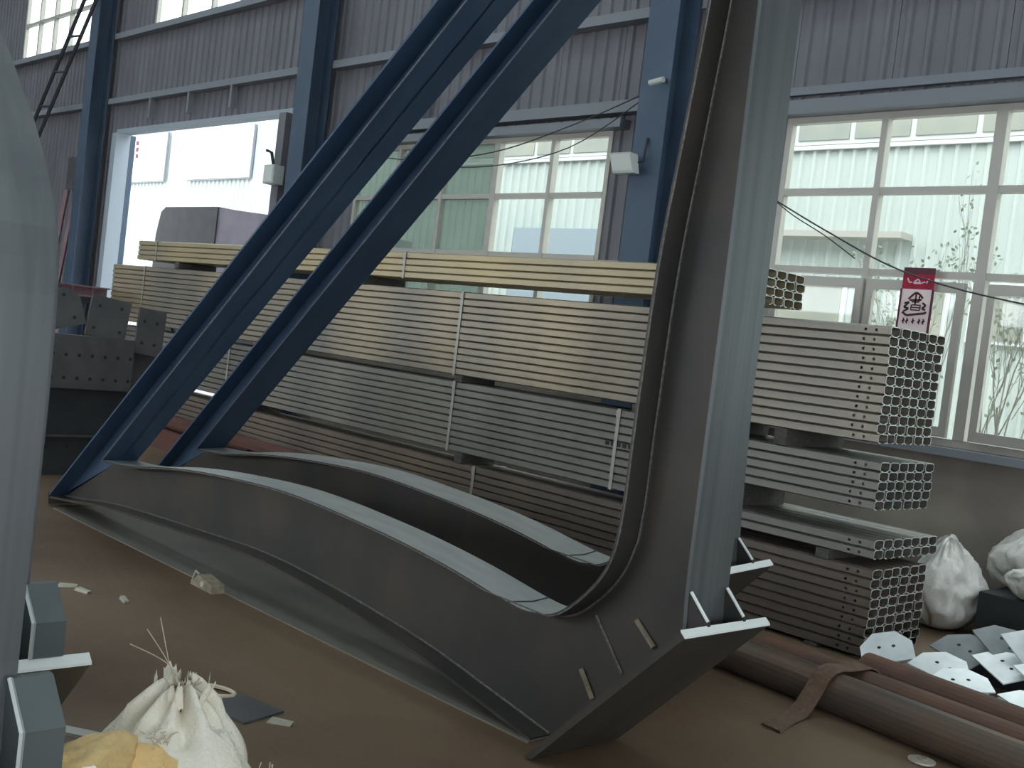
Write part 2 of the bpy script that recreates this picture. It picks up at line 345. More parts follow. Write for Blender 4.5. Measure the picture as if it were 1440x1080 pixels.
# bare saplings
def sapling(x, y, h, label, seed, leafy):
    rnd = random.Random(seed); e = empty('sapling', (x, y, -.02)); tag(e, label, 'tree', 'saplings outside the right window')
    g = G(); tips = []
    def grow(p, d, l, r, lev):
        q = p+d*l; g.tube([p, p+d*l*.5+Vector((rnd.uniform(-.04, .04), rnd.uniform(-.04, .04), 0)), q], [r, r*.85, r*.6], 5)
        tips.append(q)
        if lev:
            for k in range(3 if lev > 1 else 4):
                nd = (d+Vector((rnd.uniform(-.4, .4), rnd.uniform(-.4, .4), rnd.uniform(.1, .6)))).normalized(); grow(p+d*l*rnd.uniform(.45, 1), nd, l*rnd.uniform(.5, .7), r*.55, lev-1)
    for k in range(3): grow(Vector((rnd.uniform(-.25, .25), 0, 0)), Vector((rnd.uniform(-.15, .15), rnd.uniform(-.1, .1), 1)).normalized(), h*.5, .014, 3)
    g.build('branches', M['bark'], e)
    if leafy:
        l = G()
        for t in tips:
            for k in range(2):
                c = t+Vector((rnd.uniform(-.1, .1), rnd.uniform(-.1, .1), rnd.uniform(-.1, .1))); a = Vector((rnd.uniform(-1, 1), rnd.uniform(-1, 1), rnd.uniform(-1, 1))).normalized()*.032; b = a.orthogonal().normalized()*.018
                l.add([c-a, c+b, c+a, c-b], [(0, 1, 2, 3)])
        tag(l.build('leaves', M['leaf'], e), kind='stuff')
sapling(-6.1, 12.2, 3.9, 'leafy young tree standing outside the right window, behind the banner pane', 3, True)
sapling(-4.3, 10.4, 3.2, 'thin bare bush of upright twigs outside the right window', 8, True)
sapling(-3.3, 12.4, 3.0, 'low twiggy bush at the end of the right window', 12, True)

# ------------------------------------------------------------------ big steel frames
Y0, Y1, YM = 3.35, 3.60, 3.475               # flange edges and web plane
def frame(name, label, inner, outer, bottom, plate=True, diag=None, top=None, gusset_t=.016):
    e = empty(name, (-3.0, YM, 0)); tag(e, label, 'steel frame')
    off = Vector((3.0, -YM, 0))
    def B(g, n, m, p=None):
        g.v = [v+off for v in g.v]; return g.build(n, m, p if p else e)
    inn = smooth_poly(inner, 5); bot = smooth_poly(bottom, 5); out = smooth_poly(outer, 4)
    web = inn+list(reversed(out))+list(reversed(bot))
    B(G().prism_xz(web, YM-.006, YM+.006), 'web', M['steel'])
    fo = B(G().ribbon(inn, Y0, Y1, .014), 'inner_flange', M['steel']); fo.data.materials.append(M['steel_top'])
    for k in range(len(inn)-1): fo.data.polygons[4*k+2].material_index = 1
    B(G().ribbon(list(reversed(bot)), Y0, Y1, .014), 'bottom_flange', M['steel'])
    B(G().ribbon(list(reversed([q for q in out if q[1] > .574])), Y0, Y1, .016), 'outer_flange', M['steel_out'])
    # weld beads along the web
    B(G().tube([(x, YM-.01, z+.004) for x, z in bot], .006, 5), 'weld_bead', M['weld'])
    B(G().tube([(x+(.006 if z > .9 else 0), YM-.01, z-.004) for x, z in inn], .006, 5), 'weld_bead', M['weld'])
    B(G().tube([(x, Y0, z+.004) for x, z in inn if z > .52], .0035, 5), 'flange_edge_highlight', M['weld'])  # lighter bead painted in for the highlight along the flange edge
    B(G().tube([(-3.335, Y0, .525), (-3.31, YM, .524), (-3.335, Y1, .525)], .004, 5), 'flange_seam', M['dark'])
    if plate:
        a, b = Vector((-2.315, 0, .692)), Vector((-2.992, 0, -.0)); d = (b-a).normalized(); n = Vector((-d.z, 0, d.x)); n = n if n.x > 0 else -n
        t = .028; c = b+d*0
        pl = G().prism_xz([(a.x, a.z), (b.x, b.z), (b.x+.04, 0), (a.x+n.x*t, a.z+n.z*t)], 3.20, 3.735)
        po = B(pl, 'base_plate', M['steel'])
        B(G().prism_xz([(a.x-.001, a.z+.006), (a.x+n.x*t+.001, a.z+n.z*t+.006), (a.x+n.x*t+.002, a.z+n.z*t-.001), (a.x+.001, a.z-.001)], 3.199, 3.736), 'plate_edge', M['bright_edge'], po)
        for y in (3.355, 3.58):
            gp = [(-2.415, .60), (-2.415, .80), (-2.400, .80), (-2.312, .712), (-2.312, .694)] if gusset_t < .05 else [(-2.415, .60), (-2.415, .87), (-2.395, .87), (-2.31, .79), (-2.31, .70)]
            go = B(G().prism_xz(gp, y, y+gusset_t), 'gusset', M['steel'] if gusset_t < .05 else M['gusset_grey'])
            if gusset_t > .05: B(G().tube([(-2.395, y, .871), (-2.309, y, .791), (-2.309, y, .70)], .006, 5), 'ground_edge', M['steel_edge'], go)
            if gusset_t < .05: B(G().tube([(-2.400, y-.003, .802), (-2.312, y-.003, .714)], .0065, 6), 'ground_edge', M['bright_edge'], go)
        B(G().tube([(-2.935, YM-.01, .563), (-2.85, YM-.01, .468), (-2.765, YM-.01, .372)], .006, 5), 'weld_bead', M['weld'])
        for p, q in (((-2.721, .601), (-2.621, .520)), ((-2.975, .328), (-2.895, .228))):
            B(G().tube([(p[0], YM-.015, p[1]), (q[0], YM-.015, q[1])], .011, 6), 'stub_bar', M['scrap'])
    if diag:
        lo, hi = diag
        B(G().prism_xz([lo[0], lo[1], hi[1], hi[0]], YM-.006, YM+.006), 'brace_web', M['steel_haze_tint'])
        B(G().ribbon([lo[0], lo[1]], Y0, Y1, .014), 'brace_flange', M['steel_haze_tint'])
        B(G().ribbon([hi[1], hi[0]], Y0, Y1, .014), 'brace_flange', M['steel_haze_tint'])
        tp = lo[0]
        B(G().tube([(lo[0][0], Y0+.001, lo[0][1]+.008), (lo[1][0], Y0+.001, lo[1][1]+.008)], .004, 5), 'ground_edge', M['weld'])
    return e
inner_R = [(-7.46, .455), (-7.04, .482), (-6.5, .562), (-5.915, .621), (-5.138, .659), (-4.35, .628), (-3.79, .577), (-3.33, .510), (-3.176, .508), (-3.036, .547), (-2.88, .684), (-2.79, .835), (-2.762, 1.04), (-2.758, 1.37), (-2.742, 1.98), (-2.695, 2.53), (-2.655, 3.0), (-2.60, 3.8), (-2.56, 4.7)]
outer_R = [(-2.955, .03), (-2.80, .185), (-2.60, .39), (-2.43, .575), (-2.428, .9), (-2.43, 2.0), (-2.44, 3.0), (-2.44, 4.7)]
bottom_R = [(-8.28, .06), (-7.9, .10), (-7.37, .165), (-6.165, .231), (-5.42, .258), (-4.73, .227), (-4.0, .158), (-3.48, .072), (-3.11, .005)]
lo = [(-7.46, .455), (-2.62, 2.10+.805*2.82)]; hi = [(-8.30, .075), (-2.62, 2.34+.79*2.82)]
fr1 = frame('portal_frame', 'large dark steel portal frame with curved knee, standing on the long floor plate', inner_R, outer_R, bottom_R, diag=(lo, hi))
# web of the toe between chord and brace
def toe(e):
    g = G().ribbon([(-8.29, .0), (-8.31, .085)], Y0, Y1, .014); g.v = [v+Vector((3.0, -YM, 0)) for v in g.v]; g.build('toe_cap', M['steel'], e)
toe(fr1)
fr1.location.z = .009
fr2 = copy_tree(fr1); fr2.location = (-3.0-.675, YM+1.10, .014); fr2.rotation_euler = (.062, 0, 0)
tag(fr2, 'large dark steel portal frame standing behind its twin, next to the channel stacks', 'steel frame')
inner_L = [(-3.45, .52), (-3.33, .510), (-3.176, .508), (-3.036, .547), (-2.88, .684), (-2.80, .835), (-2.78, 1.04), (-2.80, 1.5), (-2.93, 1.9), (-3.16, 2.2), (-3.5, 2.6), (-4.1, 3.25), (-4.6, 3.8)]
outer_L = [(-2.955, .03), (-2.80, .185), (-2.60, .39), (-2.43, .575), (-2.428, .9), (-2.43, 1.45), (-2.47, 1.75), (-2.60, 1.93), (-2.77, 2.08), (-2.97, 2.26), (-3.4, 2.72), (-4.0, 3.38), (-4.4, 3.85)]
bottom_L = [(-3.45, .068), (-3.11, .005)]
frL = frame('portal_frame', 'dark steel frame with bent column, its base plate behind the torn sack', inner_L, outer_L, bottom_L, gusset_t=.085)
frL.location = (-3.0-.471, YM-2.462, .003)
frM = copy_tree(frL); frM.location = (-3.0+.22, YM-2.74, .003)
tag(frM, 'dark steel frame with bent column nearest the torn sack, half hiding its twin', 'steel frame')
for f in (fr1, fr2): f['group'] = 'tall steel portal frames'
for f in (frL, frM): f['group'] = 'bent steel frames beside the sack'
# plate on the floor under the frame
tag(G().box(-8.15, -3.1, 3.33, 4.05, 0, .008).build('floor_plate', M['floor_plate']), 'long flat steel plate lying on the floor under the curved frame', 'steel plate')

# ------------------------------------------------------------------ stacks of channels
PW, PH = .118, .0588
def channel_mesh(L):
    w, h, t, cy, cz = PW-.004, PH, .005, .022, .0085      # deep narrow corner bevels leave a dark joint between rows
    o = [(.034, 0), (cy, 0), (0, cz), (0, h-cz), (cy, h)]; i = [(.034, t), (cy+.002, t), (t, cz+.003), (t, h-cz-.003), (cy+.002, h-t)]
    o += [(w-y, z) for y, z in reversed(o)]; i += [(w-y, z) for y, z in reversed(i)]
    loop = o+list(reversed(i)); n = len(loop); g = G()
    vs = [(-L, y, z) for y, z in loop]+[(0, y, z) for y, z in loop]; fs = []
    for k in range(n):
        k2 = (k+1) % n
        if k == 2 or k == n-4: continue      # near flange, rebuilt with bolt holes below
        fs.append((k, k2, k2+n, k+n))
    for k in range(9):                       # end rims
        fs.append((k, k+1, n-2-k, n-1-k)); fs.append((k+n, k+1+n, 2*n-2-k, 2*n-1-k))
    g.add(vs, fs); g.rims = set(range(len(fs)-18, len(fs)))
    za, zb = cz, h-cz; hz = (h*.5-.008, h*.5+.008)
    for y in (0., t):
        xs = [-L, -.175, -.158, -.105, -.088, 0]
        for a in range(5):
            if a in (1, 3):
                g.add([(xs[a], y, za), (xs[a+1], y, za), (xs[a+1], y, hz[0]), (xs[a], y, hz[0])], [(0, 1, 2, 3)])
                g.add([(xs[a], y, hz[1]), (xs[a+1], y, hz[1]), (xs[a+1], y, zb), (xs[a], y, zb)], [(0, 1, 2, 3)])
            else: g.add([(xs[a], y, za), (xs[a+1], y, za), (xs[a+1], y, zb), (xs[a], y, zb)], [(0, 1, 2, 3)])
    return g
ORD = 'first second third fourth fifth sixth seventh eighth ninth tenth eleventh twelfth'.split()
def bundle(xr, xl, y, z, rows, cols, mt, label, group, jit=.008):
    g = channel_mesh(xr-xl); first = None
    for r in range(rows):
        for c in range(cols):
            if first is None:
                o = mesh('steel_channel', g.v, g.f, M[mt], recalc=False); first = o; o.data.materials.append(M['zinc_cut'])
                for k in g.rims: o.data.polygons[k].material_index = 1
            else:
                o = first.copy(); C.objects.link(o)
            o.location = (xr+random.uniform(-jit, jit), y+c*PW+random.uniform(-.002, .002), z+r*PH)
            tag(o, label % (ORD[r], ORD[c]), 'steel channel', group)
SY = 6.2
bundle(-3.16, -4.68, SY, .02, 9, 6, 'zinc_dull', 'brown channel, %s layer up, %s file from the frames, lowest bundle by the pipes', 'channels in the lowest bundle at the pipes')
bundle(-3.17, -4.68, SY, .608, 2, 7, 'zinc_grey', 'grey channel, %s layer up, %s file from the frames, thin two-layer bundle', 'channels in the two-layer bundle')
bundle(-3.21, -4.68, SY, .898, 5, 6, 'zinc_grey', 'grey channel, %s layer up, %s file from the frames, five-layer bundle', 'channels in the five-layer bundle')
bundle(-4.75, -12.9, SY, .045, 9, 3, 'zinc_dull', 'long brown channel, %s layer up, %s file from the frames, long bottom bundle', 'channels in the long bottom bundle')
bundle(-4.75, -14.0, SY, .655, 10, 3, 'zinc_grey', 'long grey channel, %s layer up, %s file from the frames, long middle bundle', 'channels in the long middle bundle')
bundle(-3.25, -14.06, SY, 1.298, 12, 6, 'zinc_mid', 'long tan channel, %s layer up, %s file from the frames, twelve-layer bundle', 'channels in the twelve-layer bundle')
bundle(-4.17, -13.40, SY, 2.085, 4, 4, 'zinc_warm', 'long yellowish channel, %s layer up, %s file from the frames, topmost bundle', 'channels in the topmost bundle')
for o in [q for q in C.objects if q.name.startswith('steel_channel') and abs(q.location.z-(.655+5*PH)) < .001 and q.location.x < -4.7 and abs(q.location.y-SY) < .01][:1]:
    for k in range(7): G().box(-.62+k*.055, -.58+k*.055, -.0012, -.0004, .02, .05).build('stencil_mark', M['tyre'], o)
# spacers between the bundles
def spacer(x, z0, z1, y1, n):
    o = G().box(-.045, .045, -.02, y1-SY, 0, z1-z0).build('spacer_block', M['wood']); o.location = (x, SY, z0)
    tag(o, 'dark timber spacer laid across '+n, 'spacer', 'timber spacers')
T = [('the twelve-layer bundle', 2.004, 2.085, SY+.47, (-12.3, -8.6, -5.0)),
     ('the long middle bundle', 1.243, 1.298, SY+.36, (-11.6, -7.06, -5.1)),
     ('the long bottom bundle', .574, .655, SY+.36, (-10.4, -6.95, -5.0)),
     ('the five-layer bundle', 1.192, 1.298, SY+.7, (-4.5, -3.9)),
     ('the thin two-layer bundle', .726, .898, SY+.7, (-4.6, -4.3)),
     ('the lowest bundle beside the pipes', .549, .608, SY+.7, (-4.4, -3.5)),
     ('the floor under the lowest bundle', 0, .02, SY+.7, (-4.4, -3.5)),
     ('the floor under the long bottom bundle', 0, .045, SY+.36, (-10.4, -7.0, -5.0))]
for n, a, b, y1, xs in T:
    for x, q in zip(xs, (', nearest the doorway', ', at mid length', ', behind the frame column') if len(xs) == 3 else (', behind the frame column', ', towards the open ends')): spacer(x, a, b, y1, n+q)
# steel straps round the bundles
def strap(x, z0, z1, cols, n):
    y0, y1 = SY-.004, SY+cols*PW; t = .0035; w = .016
    g = G().box(-w, w, y0-t-SY, y0-SY, z0-.003, z1+.004).box(-w, w, y1-SY, y1+t-SY, z0-.003, z1+.004).box(-w, w, y0-SY, y1-SY, z1, z1+.004).box(-w, w, y0-SY, y1-SY, z0-.003, z0)
    e = empty('steel_strap', (x, SY, 0)); g.build('band', M['strap'], e)
    G().box(-.02, .02, y0-SY-.009, y0-SY-t, z1-.06, z1-.01).build('buckle', M['strap'], e)
    tag(e, 'thin steel strap tied round '+n, 'strap', 'steel straps round bundles')
for x, a, b, c, n in ((-13.15, 1.298, 2.004, 6, 'the open-door end of the twelve-layer bundle'), (-7.15, 1.298, 2.004, 6, 'the middle of the twelve-layer bundle'),
                      (-12.9, 2.085, 2.32, 4, 'the open-door end of the topmost bundle'), (-8.0, 2.085, 2.32, 4, 'the middle of the topmost bundle'), (-5.0, 2.085, 2.32, 4, 'the column end of the topmost bundle'),
                      (-7.12, .655, 1.243, 3, 'the middle of the long middle bundle'), (-5.27, .655, 1.243, 3, 'the column end of the long middle bundle'), (-10.9, .655, 1.243, 3, 'the far part of the long middle bundle'),
                      (-6.75, .045, .574, 3, 'the long bottom bundle')):
    strap(x, a, b, c, n)
# rusty beams lying before the bottom bundle
for k, (x0, x1, y, z, w, h, l) in enumerate(((-12.2, -9.6, 5.72, 0, .18, .2, 'red rusty square beam lying on the floor before the bottom bundle'), (-12.4, -9.9, 5.95, 0, .18, .26, 'taller red rusty beam lying against the bottom bundle'), (-12.1, -8.6, 5.80, .26, .30, .05, 'flat rust brown plank laid over the red beams'))):
    tag(G().box(x0, x1, y, y+w, z, z+h).build('rusty_beam', M['rust_beam']), l, 'beam')

# ------------------------------------------------------------------ drilled plates heaped beyond the toe
def drilled_plate(w, h, t, holes, label, group, mt='hole_plate', cut=0.):
    e = empty('drilled_plate'); tag(e, label, 'steel plate', group)
    # local: face in YZ, facing +X
    pts = [(0, 0), (w, 0), (w, h-cut), (w-cut, h), (0, h)] if cut else [(0, 0), (w, 0), (w, h), (0, h)]
    n = len(pts)
    G().add([(0, y, z) for y, z in pts]+[(t, y, z) for y, z in pts], [tuple(range(n)), tuple(range(2*n-1, n-1, -1))]+[(i, (i+1) % n, (i+1) % n+n, i+n) for i in range(n)]).build('plate', M[mt], e)
    for y, z in holes: G().tube([(t-.002, y, z), (t+.0015, y, z)], .016, 10).build('bolt_hole', M['tyre'], e)
    return e
grp = 'drilled plates heaped beyond the frame toe'
p = drilled_plate(.78, .46, .14, [(.06+.115*i, z) for i in range(7) for z in (.09, .29)], 'wide drilled steel plate with two rows of holes, standing on the dark stand', grp); p.location = (-9.64, 3.68, .775)
p = drilled_plate(.26, .42, .03, [(.06, .1), (.18, .1), (.06, .3), (.18, .3)], 'narrow drilled plate leaning beside the wide plate, near the channels', grp); p.location = (-9.6, 4.49, 1.12); p.rotation_euler = (math.radians(-6), math.radians(-8), 0)
p = drilled_plate(.36, .36, .03, [(.06, .07), (.3, .08), (.08, .27), (.28, .29)], 'square drilled plate leaning over the wide plate, middle of the heap', grp); p.location = (-9.62, 4.04, 1.25); p.rotation_euler = (math.radians(-8), math.radians(-6), 0)
p = drilled_plate(.34, .34, .03, [(.07, .1), (.25, .07), (.2, .28)], 'tilted drilled plate at the end of the heap by the bent column', grp, cut=.1); p.location = (-9.63, 3.72, 1.245); p.rotation_euler = (math.radians(16), math.radians(-6), 0)
p = drilled_plate(.36, .40, .03, [(.07, .08), (.28, .08)], 'drilled plate standing upright behind the wide plate', grp); p.location = (-9.74, 4.48, .776)
st = empty('plate_stand', (-9.7, 3.66, 0)); tag(st, 'dark steel stand with drilled side carrying the heap of plates', 'stand')
G().box(-.3, .1, 0, .86, .36, .765).build('upper_box', M['dark'], st); G().box(-.3, .08, .02, .84, 0, .34).build('lower_box', M['dark'], st)
G().box(-.32, .12, -.02, .88, .34, .36).build('shelf', M['hole_plate'], st); G().box(-.32, .12, -.02, .88, .765, .775).build('shelf', M['hole_plate'], st)
for k in range(4): G().tube([(.1, .15+k*.18, .25), (.084, .15+k*.18, .25)], .014, 8).build('bolt_hole', M['tyre'], st)
# red oxide beam on trestles beyond
rb = empty('red_beam', (-14, 5.2, 1.54)); tag(rb, 'short red oxide beam with stiffeners on a trestle by the doorway', 'beam')
G().box(-.1, .1, 0, .92, .12, .14).box(-.1, .1, 0, .92, 0, .02).box(-.006, .006, 0, .92, .02, .12).build('section', M['redbeam'], rb)
for y in (.2, .45, .7): G().box(.006, .09, y, y+.012, .02, .12).build('stiffener', M['redbeam'], rb)
tr = empty('trestle', (-14, 5.65, 0)); tag(tr, 'dark steel trestle under the red oxide beam', 'trestle')
G().box(-.12, .12, -.5, .5, 1.46, 1.54).build('top_bar', M['dark'], tr)
for s in (-1, 1):
    for q in (-1, 1): G().tube([(q*.3, s*.42, 0), (q*.06, s*.38, 1.46)], .03, 6).build('leg', M['dark'], tr)

# ------------------------------------------------------------------ ladder
ld = empty('ladder', (-22, 7.9, 4.6)); tag(ld, 'dark steel ladder leaning across the upper wall beside the doorway column', 'ladder')
def lp(t, s): return (-.07+1.77*t+(.55 if s else 0)*1., 0, .16+1.99*t-(.04 if s else 0))
for s in (0, 1): G().tube([lp(-2.2, s), lp(1.35, s)], .035, 4).build('rail', M['dark'], ld)
for k in range(12):
    t = -2.0+k*.30; G().tube([lp(t, 0), lp(t, 1)], .022, 6).build('rung', M['dark'], ld)
# loose steel beside the ladder
p = drilled_plate(.5, .6, .03, [(.1, .12), (.35, .12), (.1, .42), (.35, .42)], 'drilled plate hung on the wall below the ladder', 'plates by the far wall'); p.location = (-21.0, 8.0, 3.55); p.rotation_euler = (0, 0, math.radians(-90)); p['label'] = 'drilled plate bolted to the wall below the ladder'; p.location = (-21.3, 8.33, 3.45)
for k, (x, h) in enumerate(((-20.95, 3.4), (-20.6, 3.1))):
    tag(G().tube([(0, 0, 0), (.12, .25, h)], .05, 4).build('steel_post', M['redbeam']), ('tall' if k == 0 else 'shorter')+' reddish steel post leaning on the wall below the ladder', 'post').location = (x, 7.9, 0)

# ------------------------------------------------------------------ floodlight, cables, banner
fl = empty('floodlight', (-6.98, 7.86, 3.42)); tag(fl, 'small white floodlight hung on the column between the windows', 'lamp')
G().add([(-.13, -.03, -.10), (.13, -.03, -.10), (.13, .05, -.10), (-.13, .05, -.10), (-.15, -.09, .08), (.11, -.09, .08), (.11, .02, .08), (-.15, .02, .08)], [(0, 3, 2, 1), (4, 5, 6, 7), (0, 1, 5, 4), (1, 2, 6, 5), (2, 3, 7, 6), (3, 0, 4, 7)]).build('housing', M['lamp'], fl)
G().add([(-.115, -.042, -.08), (.12, -.042, -.08), (.10, -.088, .065), (-.135, -.088, .065)], [(0, 1, 2, 3)]).build('lamp_glass', M['lampglass'], fl)
G().tube([(.1, .02, 0), (.15, .06, .02), (.12, .12, .25)], .012, 6).build('bracket', M['dark'], fl)
dl = empty('door_lamp', (-13.70, 8.15, 3.52)); tag(dl, 'small pale lamp box fixed to the doorway jamb', 'lamp')
G().box(-.14, .12, -.06, .1, -.13, .13).build('housing', M['lamp'], dl); G().box(-.12, .1, -.07, -.06, -.11, .11).build('lamp_glass', M['lampglass'], dl)
G().tube([(0, .0, .12), (-.02, -.04, .3), (-.12, -.06, .33)], .022, 6).build('bracket', M['dark'], dl)
cc = empty('security_camera', (-6.74, 7.95, 4.16)); tag(cc, 'tiny camera on the column above the floodlight', 'camera')
G().tube([(-.1, -.06, 0), (.06, -.06, .02)], .028, 8).build('body', M['lamp'], cc); G().tube([(0, -.06, 0), (0, .04, .05)], .012, 6).build('arm', M['dark'], cc)
def cable(pts, r, label):
    tag(G().tube(smooth_poly([tuple(p) for p in pts], 6), r, 5).build('cable', M['cable']), label, 'cable')
cable([(-5.62, 8.24, 3.16), (-5.0, 8.22, 2.86), (-4.3, 8.22, 2.56), (-3.5, 8.22, 2.38), (-2.6, 8.22, 2.3), (-1.5, 8.22, 2.4)], .007, 'thin black cable sagging across the right window')
cable([(-5.62, 8.2, 3.18), (-5.35, 8.2, 3.0), (-5.0, 8.2, 2.82), (-4.7, 8.2, 2.64)], .005, 'second thin cable looped at the corner of the right window')
cable([(-7.04, 8.1, 4.14), (-8.0, 8.15, 3.9), (-9.2, 8.15, 3.66), (-10.6, 8.15, 3.62), (-12.2, 8.15, 3.8)], .007, 'thin black cable strung across the dusty window')
cable([(-7.04, 8.1, 4.1), (-8.0, 8.12, 3.66), (-9.2, 8.12, 3.5), (-10.4, 8.12, 3.55)], .006, 'lower thin cable strung across the dusty window')
bn = empty('hanging_banner', (-4.20, 8.33, 2.08)); tag(bn, 'red and white good luck banner with calligraphy hanging at the right window', 'banner')
G().box(-.13, .13, 0, .006, 0, .35).build('pale_field', M['paper'], bn)
G().box(-.13, .13, 0, .006, .35, .47).build('red_band', M['red'], bn); G().box(-.13, .13, 0, .006, .47, .52).build('top_hem', M['maroon'], bn)
for x in (-.138, .122): G().box(x, x+.016, -.003, .008, 0, .35).build('side_border', M['maroon'], bn)
g = G()
def stroke(pts, w):
    for a, b in zip(pts, pts[1:]):
        dx, dz = b[0]-a[0], b[1]-a[1]; l = math.hypot(dx, dz); nx, nz = -dz/l*w, dx/l*w
        g.add([(a[0]+nx, -.004, a[1]+nz), (a[0]-nx, -.004, a[1]-nz), (b[0]-nx, -.004, b[1]-nz), (b[0]+nx, -.004, b[1]+nz)], [(0, 1, 2, 3)])
for s, w in (([(-.06, .27), (-.02, .31), (0, .325), (.03, .31), (.06, .28)], .008), ([(-.05, .262), (.05, .268)], .007), ([(0, .32), (.0, .23)], .007), ([(.03, .30), (.03, .25), (-.03, .25)], .006),
             ([(-.09, .235), (-.05, .245), (-.09, .205), (-.05, .195), (-.09, .17)], .008), ([(-.03, .225), (.045, .225), (.045, .185), (-.03, .185), (-.03, .225)], .005), ([(-.03, .205), (.045, .205)], .005),
             ([(.06, .245), (.09, .225), (.06, .20), (.09, .19)], .008), ([(-.1, .165), (-.06, .14), (.0, .15), (.09, .165), (.1, .175)], .009)): stroke(s, w)
for x in (-.08, -.05, 0., .05, .085):
    stroke([(x-.012, .09), (x+.012, .105)], .006); stroke([(x, .075), (x, .12)], .005)
g.build('calligraphy', M['ink'], bn)
g = G()
for s in ([(-.09, .435), (-.07, .40), (-.05, .405)], [(-.03, .41), (0, .43), (.02, .405), (-.04, .40)], [(.03, .40), (.06, .41)], [(.09, .435), (.07, .40)], [(-.03, .395), (.03, .397)]): stroke(s, .005)
g.build('red_band_print', M['pink'], bn)

# ------------------------------------------------------------------ rusty pipes and sling
def pipe(x0, y0, x1, y1, r, z, mt, label):
    o = empty('rusty_pipe', (x0, y0, z)); tag(o, label, 'pipe')
    G().hollow((0, 0, 0), (x1-x0, y1-y0, 0), r, r*.88, 24).build('tube', M[mt], o, smooth=False)
    return o
pipe(-3.6, 5.20, -.5, 4.83, .10, .101, 'pipe_dark', 'dark pipe on the floor under the sling, on the frame side')
pipe(-3.3, 5.385, -.5, 5.045, .10, .101, 'rust', 'rusty pipe between the dark pipe and the outer rusty pipe')
pipe(-2.85, 5.66, -.5, 5.30, .10, .101, 'rust', 'rusty pipe on the floor beside the galvanised plates')
sl = empty('lifting_sling', (-2.74, 5.0, 0)); tag(sl, 'brown woven lifting sling draped over the rusty pipes', 'sling')
path = smooth_poly([(.05, .43, .16), (.04, .36, .203), (.03, .29, .211), (.015, .20, .207), (.0, .10, .214), (-.01, .02, .185), (-.02, -.04, .10), (-.02, -.14, .02), (-.01, -.28, .006), (.03, -.46, .006)], 5)
vs = []; fs = []
for i, (x, y, z) in enumerate(path):
    for s_ in (-1, 1):
        for dz in (0, .007): vs.append((x+s_*.055, y-.01*s_, z+dz))
for i in range(len(path)-1):
    a = 4*i; b = a+4
    fs += [(a, a+2, b+2, b), (a+1, b+1, b+3, a+3), (a, b, b+1, a+1), (a+2, a+3, b+3, b+2)]
G().add(vs, fs).build('webbing', M['sling'], sl)
ws = empty('washer', (-2.13, 4.93, .012)); 
ws.location = (-2.13, 4.86, .004); tag(ws, 'round zinc washer plate with a centre bolt on the floor before the pipes', 'washer')
G().hollow((0, 0, 0), (0, .0001, .008), .06, .014, 20).build('disc', M['washer'], ws); G().tube([(0, 0, 0), (0, 0, .018)], .022, 6).build('bolt', M['scrap'], ws)

# ------------------------------------------------------------------ galvanised gusset plates
def house(w, h, t, m):
    e = empty('gusset_plate'); pts = [(-w/2, 0), (w/2, 0), (w/2, h*.6), (w*.22, h), (-w*.22, h), (-w/2, h*.6)]
    G().add([(x, y, 0) for x, y in pts]+[(x, y, t) for x, y in pts], [tuple(range(5, -1, -1)), tuple(range(6, 12))]+[(i, (i+1) % 6, (i+1) % 6+6, i+6) for i in range(6)]).build('plate', M[m], e)
    for x in (-.04, .04): G().tube([(x, h*.5, t-.002), (x, h*.5, t+.001)], .011, 8).build('bolt_hole', M['tyre'], e)
    return e
spots = [(-2.86, 5.98, .02, 6, -4, 20, 0), (-2.56, 5.90, .02, 4, 5, -30, 1), (-2.30, 5.84, .02, 3, -3, 10, 0), (-2.02, 5.80, .02, 4, 4, -15, 0),
         (-2.80, 6.26, .04, 12, -8, -10, 1), (-2.50, 6.20, .05, 10, 6, 35, 0), (-2.22, 6.12, .05, 8, -6, -20, 0), (-1.95, 6.08, .05, 8, 5, 25, 0),
         (-2.88, 6.10, .10, 30, -18, 30, 0), (-2.62, 6.06, .11, 20, 8, -5, 0), (-2.38, 5.98, .10, 14, -7, 40, 0), (-2.12, 5.98, .10, 10, 8, -25, 0),
         (-2.66, 6.36, .16, 26, 10, -15, 1), (-2.42, 6.30, .17, 16, 14, -30, 0), (-2.18, 6.28, .18, 14, 16, -28, 0),
         (-2.50, 6.46, .25, 18, 26, -25, 1), (-2.34, 6.44, .27, 16, 28, -28, 0), (-2.20, 6.42, .28, 14, 30, -24, 0), (-2.04, 6.40, .27, 12, 22, -20, 0), (-1.9, 6.44, .27, 10, 18, 0, 0)]
for k, (x, y, z, a, b, c, dk) in enumerate(spots):
    m = 'zplate_dark' if dk else 'zplate'
    e = house(.29, .24, .008, m); e.location = (x, y-.12, z); e.rotation_euler = (math.radians(a), math.radians(b), math.radians(c))
    tag(e, ('bright' if not dk else 'dull grey')+' galvanised gusset plate with two holes in the heap by the pipes', 'steel plate', 'gusset plates in the heap' if not dk else 'dull gusset plates in the heap')
tag(G().box(-2.75, -1.7, 6.55, 7.2, 0, .22).build('scrap_tray', M['dark']), 'dark low tray behind the heap of galvanised plates', 'tray')

